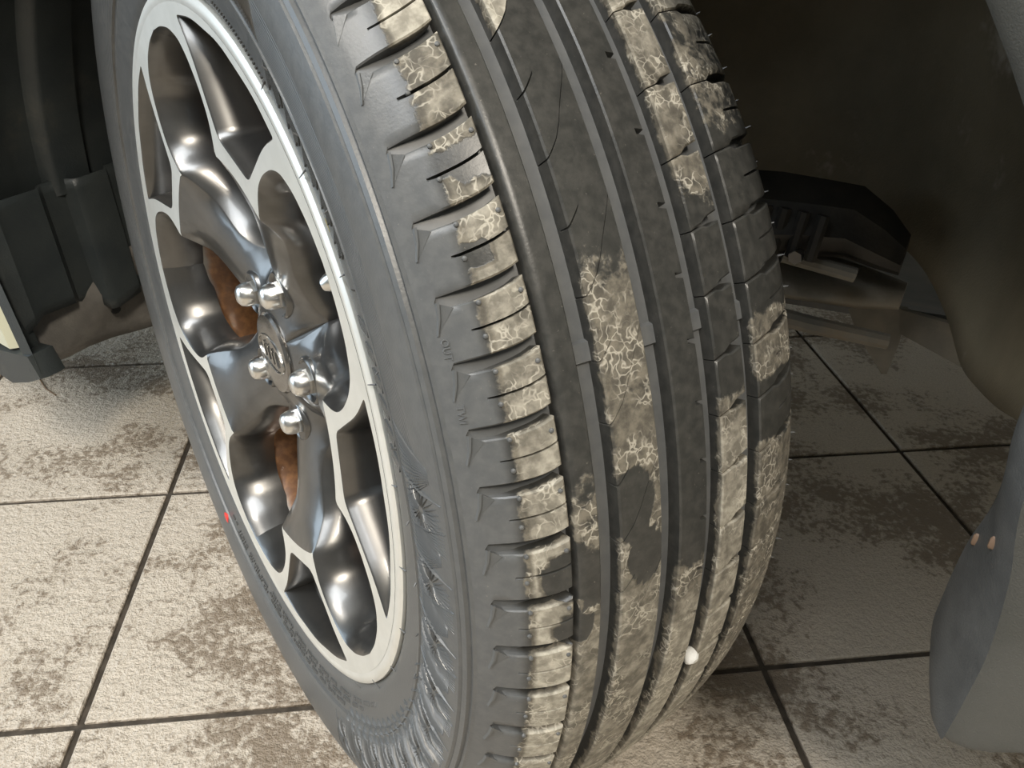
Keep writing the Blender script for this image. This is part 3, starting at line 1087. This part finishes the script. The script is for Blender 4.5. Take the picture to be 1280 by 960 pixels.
# ------------------------------------------------------------------ brake behind the wheel
brake = empty('brake_disc', 'rust-brown brake disc glimpsed between the wheel spokes', 'brake disc', WMAT)
revolve('friction_ring', [(-0.002, 0.085), (-0.002, 0.150), (-0.024, 0.150), (-0.024, 0.085)], M['rust'], brake, 96, True, 30, True)
revolve('disc_hat', [(0.016, 0.0005), (0.016, 0.078), (0.012, 0.084), (-0.003, 0.086)], M['rust'], brake, 96)

# ------------------------------------------------------------------ car body around the wheel
carb = empty('car', 'car front corner: pale painted wing, grey plastic arch trim, black wheel-arch liner', 'car', Matrix.Translation((WC.x, WC.y, 0)))
CO = Vector((WC.x, WC.y, 0))


def cpt(l, m, z): return car(l, m, z) - CO


def arch_grid(name, angs, prof, mat, fn=None, parent=None, angle=50):
    """sweep: prof list of (m, radius) along arch angles (deg, 0 = rear/right, 180 = left)"""
    v = []; f = []
    for a in angs:
        for m_, r_ in prof:
            rr = r_ if fn is None else fn(a, m_, r_)
            v.append(cpt(rr * math.cos(R(a)), m_, rr * math.sin(R(a))))
    k = len(prof)
    for i in range(len(angs) - 1):
        for j in range(k - 1):
            q_ = i * k + j
            f.append((q_, q_ + 1, q_ + k + 1, q_ + k))
    return mesh(name, v, f, mat, parent or carb, True, angle)


# --- arch trim (grey plastic): lip turned inwards and outer band
AR = 0.4375
angs = [29 + q * (174 - 29) / 58 for q in range(59)]
arch_grid('arch_trim', angs, [(0.080, AR - 0.003), (0.098, AR - 0.002), (0.104, AR + 0.001), (0.108, AR + 0.008), (0.110, AR + 0.04), (0.106, AR + 0.075), (0.09, AR + 0.08)], M['trim'])
arch_grid('arch_lip', angs, [(0.074, AR + 0.012), (0.078, AR + 0.004), (0.0805, AR - 0.0030)], M['lip'])

# --- trim lower end on the right, close to the camera
# crease curve (outer) and inner edge curve, from top to bottom, in (l, m, z)
crease = [(0.3800, 0.104, 0.2160), (0.4010, 0.104, 0.175), (0.409, 0.104, 0.135), (0.413, 0.104, 0.092), (0.4200, 0.104, 0.058), (0.4245, 0.104, 0.020), (0.4250, 0.104, -0.012), (0.4245, 0.104, -0.038), (0.4240, 0.103, -0.043)]
inner_e = [(0.3845, 0.0800, 0.2150), (0.4010, 0.088, 0.170), (0.4035, 0.082, 0.114), (0.4075, 0.075, 0.090), (0.4095, 0.068, 0.067), (0.4075, 0.062, 0.037), (0.4075, 0.060, 0.005), (0.4090, 0.062, -0.020), (0.4190, 0.074, -0.046)]
v = []; f = []
NL = 8


def cat(curve, n):
    out = []
    k_ = len(curve)
    for i in range(n + 1):
        x = i / n * (k_ - 1)
        b = min(int(x), k_ - 2); t = x - b
        P = [Vector(curve[max(0, min(k_ - 1, b + q_))]) for q_ in (-1, 0, 1, 2)]
        out.append(0.5 * ((2 * P[1]) + (-P[0] + P[2]) * t + (2 * P[0] - 5 * P[1] + 4 * P[2] - P[3]) * t * t + (-P[0] + 3 * P[1] - 3 * P[2] + P[3]) * t ** 3))
    return out


ca, ci = cat(crease, 40), cat(inner_e, 40)   # 41 stations down the trim end
for i in range(41):
    for j in range(NL + 1):
        s = j / NL
        p = ci[i].lerp(ca[i], s)
        p = p + Vector((-0.0030 * math.sin(PI * s), 0, 0))
        v.append(cpt(*p))
for i in range(40):
    for j in range(NL):
        q_ = i * (NL + 1) + j
        f.append((q_, q_ + 1, q_ + NL + 2, q_ + NL + 1))
# thickness behind the inner edge
b0 = len(v)
for i in range(41):
    v.append(cpt(ci[i].x + 0.006, ci[i].y - 0.004, ci[i].z)); 
    v.append(cpt(ci[i].x + 0.030, ci[i].y + 0.004, ci[i].z))
for i in range(40):
    a_ = i * (NL + 1); c_ = (i + 1) * (NL + 1)
    f.append((a_, c_, b0 + 2 * i + 2, b0 + 2 * i))
    f.append((b0 + 2 * i, b0 + 2 * i + 2, b0 + 2 * i + 3, b0 + 2 * i + 1))
lip = mesh('arch_lip', v, f, M['lip'], carb, True, 60)
# outer face of the trim end
v = []; f = []
outer_steps = [(0.0, 0.0, 0.003), (0.0035, 0.0015, 0.003), (0.010, 0.003, 0.006), (0.017, 0.0035, 0.012), (0.026, 0.004, 0.026), (0.040, 0.004, 0.040), (0.078, 0.002, 0.043), (0.118, -0.012, 0.045)]
for i in range(41):
    lowf = max(0.0, (i - 30) / 10)
    for dl, dm, dz in outer_steps:
        an = math.atan2(max(0.0, ca[i].z), ca[i].x) * (1.04 if i < 2 else 1.0)
        v.append(cpt(ca[i].x + dl * math.cos(an), ca[i].y + dm, ca[i].z + dl * math.sin(an) + dz * lowf))
k_ = len(outer_steps)
for i in range(40):
    for j in range(k_ - 1):
        q_ = i * k_ + j
        f.append((q_, q_ + 1, q_ + k_ + 1, q_ + k_))
b0 = len(v)
for j, (dl, dm, dz) in enumerate(outer_steps):   # underside
    v.append(cpt(ca[40].x + dl, ca[40].y - 0.03, ca[40].z + dz + 0.004))
for j in range(k_ - 1): f.append((40 * k_ + j, 40 * k_ + j + 1, b0 + j + 1, b0 + j))
mesh('arch_trim', v, f, M['trim'], carb, True, 45)
# small clips on the lip
for i_, s_ in ((20, 0.55), (23, 0.14)):
    p = ci[i_].lerp(ca[i_], s_)
    c = cpt(p.x - 0.0030 * math.sin(PI * s_), p.y, p.z)
    mb = MB()
    mb.loft([[c - CL * h + (CM * math.cos(2 * PI * j / 12) * 0.5 + Vector((0, 0, 1.3)) * math.sin(2 * PI * j / 12)) * r_ for j in range(12)] for h, r_ in ((-0.003, 0.0026), (0.0010, 0.0026), (0.0016, 0.0018))])
    mb.build('trim_clip', M['clip'], carb)

# --- liner: right wall (dusty), running inboard behind the trim, curling towards the car's middle
plan = [(0.430, 0.100), (0.424, 0.070), (0.418, 0.030), (0.411, -0.030), (0.402, -0.090), (0.392, -0.140), (0.376, -0.185), (0.352, -0.230), (0.322, -0.270), (0.285, -0.305), (0.240, -0.330), (0.18, -0.345), (0.10, -0.35), (-0.35, -0.35)]
zb = [0.15, 0.115, 0.088, 0.058, 0.036, 0.024, 0.035, 0.048, 0.052, 0.045, 0.02, 0.015, 0.015, 0.015]
pl3 = cat([(l, m, z) for (l, m), z in zip(plan, zb)], 78)
v = []; f = []
NZ = 22
for i, p in enumerate(pl3):
    for j in range(NZ + 1):
        s = j / NZ
        z = p.z + (0.43 - p.z) * s
        lim = math.sqrt(max(0.0001, 0.445 ** 2 - min(z, 0.4449) ** 2))
        l = max(-lim, min(p.x + 0.010 * math.sin(PI * min(1, s * 2.2)), lim))
        v.append(cpt(l, p.y - 0.012 * s, z))
for i in range(len(pl3) - 1):
    for j in range(NZ):
        q_ = i * (NZ + 1) + j
        f.append((q_, q_ + 1, q_ + NZ + 2, q_ + NZ + 1))
o = mesh('liner_wall', v, f, M['dustliner'], carb, True, 60)
sm = o.modifiers.new('thick', 'SOLIDIFY'); sm.thickness = 0.004; sm.offset = -1

# --- liner: crown over the tyre and left wall with ribs and steps
lprof = [(0.100, 0.428), (0.075, 0.426), (0.060, 0.416), (0.050, 0.408), (0.044, 0.407), (0.038, 0.412), (0.005, 0.418), (-0.002, 0.424), (-0.028, 0.426), (-0.034, 0.416), (-0.040, 0.414), (-0.075, 0.418), (-0.081, 0.430), (-0.14, 0.432), (-0.20, 0.43), (-0.35, 0.43)]
angs = [20 + q * (178 - 20) / 60 for q in range(61)]
o = arch_grid('liner_crown', angs, lprof, M['liner'], lambda a, m_, r_: r_ + 0.035 * max(0.0, min(1.0, (100 - a) / 25)))
# left lower panel, a second piece overlapping the crown liner
v = []; f = []
lp2 = [(0.056, -0.404), (0.046, -0.402), (0.036, -0.400), (0.026, -0.404), (-0.010, -0.406), (-0.016, -0.414), (-0.020, -0.417), (-0.044, -0.418), (-0.050, -0.406), (-0.056, -0.404), (-0.085, -0.407), (-0.092, -0.418), (-0.16, -0.42)]
low = [-0.11, -0.100, -0.092, -0.088, -0.090, -0.092, -0.095, -0.106, -0.113, -0.113, -0.108, -0.107, -0.11]
for (m_, l_), zl in zip(lp2, low):
    for j in range(13):
        s = j / 12
        z = zl + (0.03 - zl) * s
        v.append(cpt(l_ + 0.004 - 0.006 * s, m_, z))
for i in range(len(lp2) - 1):
    for j in range(12):
        q_ = i * 13 + j
        f.append((q_, q_ + 1, q_ + 14, q_ + 13))
o = mesh('liner_panel', v, f, M['liner'], carb, True, 30)
sm = o.modifiers.new('thick', 'SOLIDIFY'); sm.thickness = 0.003
# grey splash shield below it
v = []; f = []
sh = [(0.042, -0.140, -0.409), (0.030, -0.1425, -0.411), (0.010, -0.1465, -0.414), (-0.02, -0.1505, -0.416), (-0.05, -0.155, -0.417), (-0.08, -0.159, -0.418), (-0.12, -0.1635, -0.419), (-0.20, -0.172, -0.42)]
for m_, zl, l_ in sh:
    for j in range(9):
        s = j / 8
        v.append(cpt(l_ + 0.006 * math.sin(s * PI * 2 + m_ * 40), m_, zl + (-0.06 - zl) * s))
for i in range(len(sh) - 1):
    for j in range(8):
        q_ = i * 9 + j
        f.append((q_, q_ + 1, q_ + 10, q_ + 9))
shield = mesh('splash_shield', v, f, M['shield'], carb, True, 60)
sm = shield.modifiers.new('thick', 'SOLIDIFY'); sm.thickness = 0.004
for m_, z_ in ((-0.004, -0.140), (-0.058, -0.122)):
    mb = MB()
    c = cpt(-0.411, m_, z_)
    mb.loft([[c + CL * h + (CM * math.cos(2 * PI * j / 10) + Vector((0, 0, 0.7)) * math.sin(2 * PI * j / 10)) * 0.006 for j in range(10)] for h in (-0.008, 0.0)])
    mb.build('clip_hole', M['blackplastic'], shield)

# --- left trim end flap and the pale painted bumper beside it
mb = MB()
A = [(-0.470, 0.046, -0.128), (-0.372, 0.052, -0.108), (-0.366, 0.050, -0.134), (-0.398, 0.048, -0.150), (-0.440, 0.046, -0.166), (-0.480, 0.046, -0.158)]
rings = []
for dm, sc_ in ((0.0, 0.94), (0.006, 1.0), (0.020, 1.0), (0.026, 0.95)):
    cx_ = sum(a[0] for a in A) / 6; cz_ = sum(a[2] for a in A) / 6
    rings.append([cpt(cx_ + (a[0] - cx_) * sc_, a[1] - dm + 0.012, cz_ + (a[2] - cz_) * sc_) for a in A])
mb.loft(rings)
mb.build('trim_end_flap', M['liner'], carb, True, 40)
mb = MB()
rings = []
for l_, z_, t_ in ((-0.398, -0.112, 0.0), (-0.403, -0.08, 0.0), (-0.417, 0.0, 0.0), (-0.427, 0.08, 0.0), (-0.455, 0.16, 0.0)):
    rings.append([cpt(l_, 0.050, z_), cpt(l_ - 0.010, 0.062, z_), cpt(l_ - 0.4, 0.03, z_), cpt(l_ - 0.4, 0.0, z_)])
mb.loft(rings)
mb.build('bumper_panel', M['body'], carb, True, 40)
# black inner edge between liner and bumper
v = []; f = []
for i in range(13):
    s = i / 12
    z = -0.13 + s * 0.30
    lo_ = -0.368 - 0.050 * s
    v += [cpt(lo_, 0.060, z), cpt(lo_ - 0.016, 0.062, z), cpt(lo_ - 0.024, 0.040, z)]
for i in range(12):
    f += [(3 * i, 3 * i + 1, 3 * i + 4, 3 * i + 3), (3 * i + 1, 3 * i + 2, 3 * i + 5, 3 * i + 4)]
mesh('liner_edge', v, f, M['liner'], carb, True, 60)

# --- painted wing above the arch and the bonnet (they shade the wheel arch)
v = []; f = []
N = 48
for i in range(N + 1):
    a = 4 + (176 - 4) * i / N
    x, z = (AR + 0.078) * math.cos(R(a)), (AR + 0.078) * math.sin(R(a))
    v += [cpt(x, 0.092, z), cpt(x * 1.5, 0.092, max(z, 0.0) * 1.0 + 0.12), cpt(x * 1.8, 0.05, 0.66)]
for i in range(N):
    f += [(3 * i, 3 * i + 1, 3 * i + 4, 3 * i + 3), (3 * i + 1, 3 * i + 2, 3 * i + 5, 3 * i + 4)]
mesh('wing_panel', v, f, M['body'], carb, True, 60)
mb = MB()
mb.loft([[cpt(-0.95, 0.06, 0.65), cpt(0.95, 0.06, 0.65), cpt(0.95, 0.0, 0.70), cpt(-0.95, 0.0, 0.68)], [cpt(-0.95, -1.5, 0.72), cpt(0.95, -1.5, 0.74), cpt(0.95, -1.5, 0.78), cpt(-0.95, -1.5, 0.76)]])
mb.build('bonnet', M['body'], carb, True, 40)
# door/sill side to the right and front bumper mass, keep daylight out of the arch
mb = MB()
mb.loft([[cpt(0.53, 0.09, -0.06), cpt(0.53, 0.09, 0.6), cpt(0.50, -0.2, 0.6), cpt(0.50, -0.2, -0.06)], [cpt(1.2, 0.09, -0.06), cpt(1.2, 0.09, 0.6), cpt(1.2, -0.2, 0.6), cpt(1.2, -0.2, -0.06)]])
mb.build('door_panel', M['body'], carb, True, 40)

# ------------------------------------------------------------------ suspension behind the tyre
# undertray with a torn bracket
tray = empty('undertray', 'grey plastic undertray with a bent bracket, low behind the tyre', 'undertray', Matrix.Translation(car(0.33, -0.32, -0.34)))
TO = car(0.33, -0.32, -0.34)


def tp(l, m, z): return car(l, m, z) - TO


mb = MB()
mb.loft([[tp(0.20, -0.26, -0.012), tp(0.415, -0.26, 0.006), tp(0.415, -0.26, -0.006), tp(0.20, -0.26, -0.024)],
         [tp(0.18, -0.34, -0.036), tp(0.410, -0.34, -0.016), tp(0.410, -0.34, -0.028), tp(0.18, -0.34, -0.050)],
         [tp(0.15, -0.47, -0.036), tp(0.42, -0.47, -0.016), tp(0.42, -0.47, -0.028), tp(0.15, -0.47, -0.050)]])
mb.build('tray_panel', M['tray'], tray, True, 20)
mb = MB()
mb.loft([[tp(0.300, -0.262, -0.002), tp(0.350, -0.258, 0.001), tp(0.350, -0.264, 0.001), tp(0.300, -0.268, -0.002)],
         [tp(0.320, -0.256, -0.030), tp(0.352, -0.252, -0.028), tp(0.352, -0.258, -0.028), tp(0.320, -0.262, -0.030)],
         [tp(0.346, -0.252, -0.058), tp(0.350, -0.252, -0.057), tp(0.350, -0.255, -0.057), tp(0.346, -0.255, -0.058)]])
mb.build('bracket', M['armmetal'], tray, True, 20)
mb = MB()
mb.loft([[tp(0.345, -0.258, 0.0), tp(0.420, -0.238, 0.004), tp(0.420, -0.244, 0.004), tp(0.345, -0.264, 0.0)],
         [tp(0.350, -0.252, -0.018), tp(0.428, -0.226, -0.030), tp(0.428, -0.232, -0.030), tp(0.350, -0.258, -0.018)]])
mb.build('edge_strip', M['armmetal'], tray, True, 20)

arm = empty('control_arm', 'dusty grey steel suspension control arm behind the tyre', 'suspension arm', Matrix.Translation(car(0.28, -0.22, 0.0)))
AO = car(0.28, -0.22, 0.0)


def ap(l, m, z): return car(l, m, z) - AO


mb = MB()
rings = []
for l, m_, z, hw, hh in ((0.10, -0.16, 0.010, 0.020, 0.014), (0.20, -0.19, 0.024, 0.030, 0.014), (0.262, -0.205, 0.036, 0.030, 0.012), (0.318, -0.215, 0.030, 0.020, 0.010), (0.345, -0.220, 0.028, 0.012, 0.008)):
    rings.append([ap(l, m_ + hw * math.cos(2 * PI * j / 12), z + hh * math.sin(2 * PI * j / 12) - 0.3 * hw * math.cos(2 * PI * j / 12)) for j in range(12)])
mb.loft(rings)
mb.build('arm_beam', M['armmetal'], arm, True, 50)
mb = MB()
mb.tube([ap(0.22, -0.165, 0.014), ap(0.29, -0.18, 0.006), ap(0.345, -0.192, 0.002)], [0.008, 0.007, 0.006], 10)
mb.build('arm_flange', M['armmetal'], arm)

knu = empty('steering_knuckle', 'black steering knuckle casting with pale bolt, above the control arm', 'knuckle', Matrix.Translation(car(0.28, -0.2, 0.0)))
KO = car(0.28, -0.2, 0.0)


def kp(l, m, z): return car(l, m, z) - KO


mb = MB()
rings = []
for l, m_, z, hm, hz in ((0.20, -0.17, 0.080, 0.030, 0.030), (0.245, -0.185, 0.080, 0.032, 0.030), (0.275, -0.19, 0.083, 0.030, 0.026), (0.300, -0.20, 0.082, 0.028, 0.024), (0.322, -0.205, 0.072, 0.024, 0.020), (0.338, -0.21, 0.062, 0.016, 0.014)):
    rings.append([kp(l, m_ + hm * math.cos(2 * PI * j / 14) * (1 + 0.15 * math.cos(3 * j)), z + hz * math.sin(2 * PI * j / 14) * (1 + 0.12 * math.sin(2 * j))) for j in range(14)])
mb.loft(rings)
mb.build('casting', M['blackmetal'], knu, True, 35)
mb = MB(); mb.tube([kp(0.262, -0.165, 0.062), kp(0.312, -0.176, 0.054)], [0.0055, 0.0055], 10)
mb.build('hose', M['armmetal'], knu)
mb = MB(); mb.tube([kp(0.273, -0.158, 0.068), kp(0.273, -0.149, 0.068)], [0.0055, 0.0050], 6)
mb.build('bolt', M['chrome'], knu, False)
mb = MB()
for k in range(4):
    mb.tube([kp(0.245 + k * 0.013, -0.160, 0.098), kp(0.243 + k * 0.013, -0.155, 0.066)], 0.0045, 8)
mb.build('cooling_rib', M['blackmetal'], knu)
mb = MB(); mb.tube([kp(0.2435, -0.11, 0.10), kp(0.243, -0.12, 0.075), kp(0.24, -0.13, 0.05)], [0.011, 0.010, 0.012], 12)
mb.build('ball_joint_boot', M['armmetal'], knu)
# drive shaft ties knuckle and arm to the hub side
mb = MB(); mb.tube([car(0.02, -0.02, 0.01), car(0.05, -0.20, 0.03), car(0.05, -0.325, 0.05)], [0.02, 0.016, 0.016], 14)
ds = mb.build('drive_shaft', M['blackmetal'], None)
tag(ds, 'black drive shaft running from the wheel hub into the car', 'drive shaft')

# thin brown straw lying on the tiles by the far trim end
mb = MB()
mb.tube([(-0.700, 0.975, 0.0012), (-0.683, 0.955, 0.0030), (-0.668, 0.938, 0.0034), (-0.648, 0.925, 0.0012)], 0.0011, 6)
tag(mb.build('straw', M['straw'], None), 'thin brown straw lying on the beige floor tiles', 'straw')
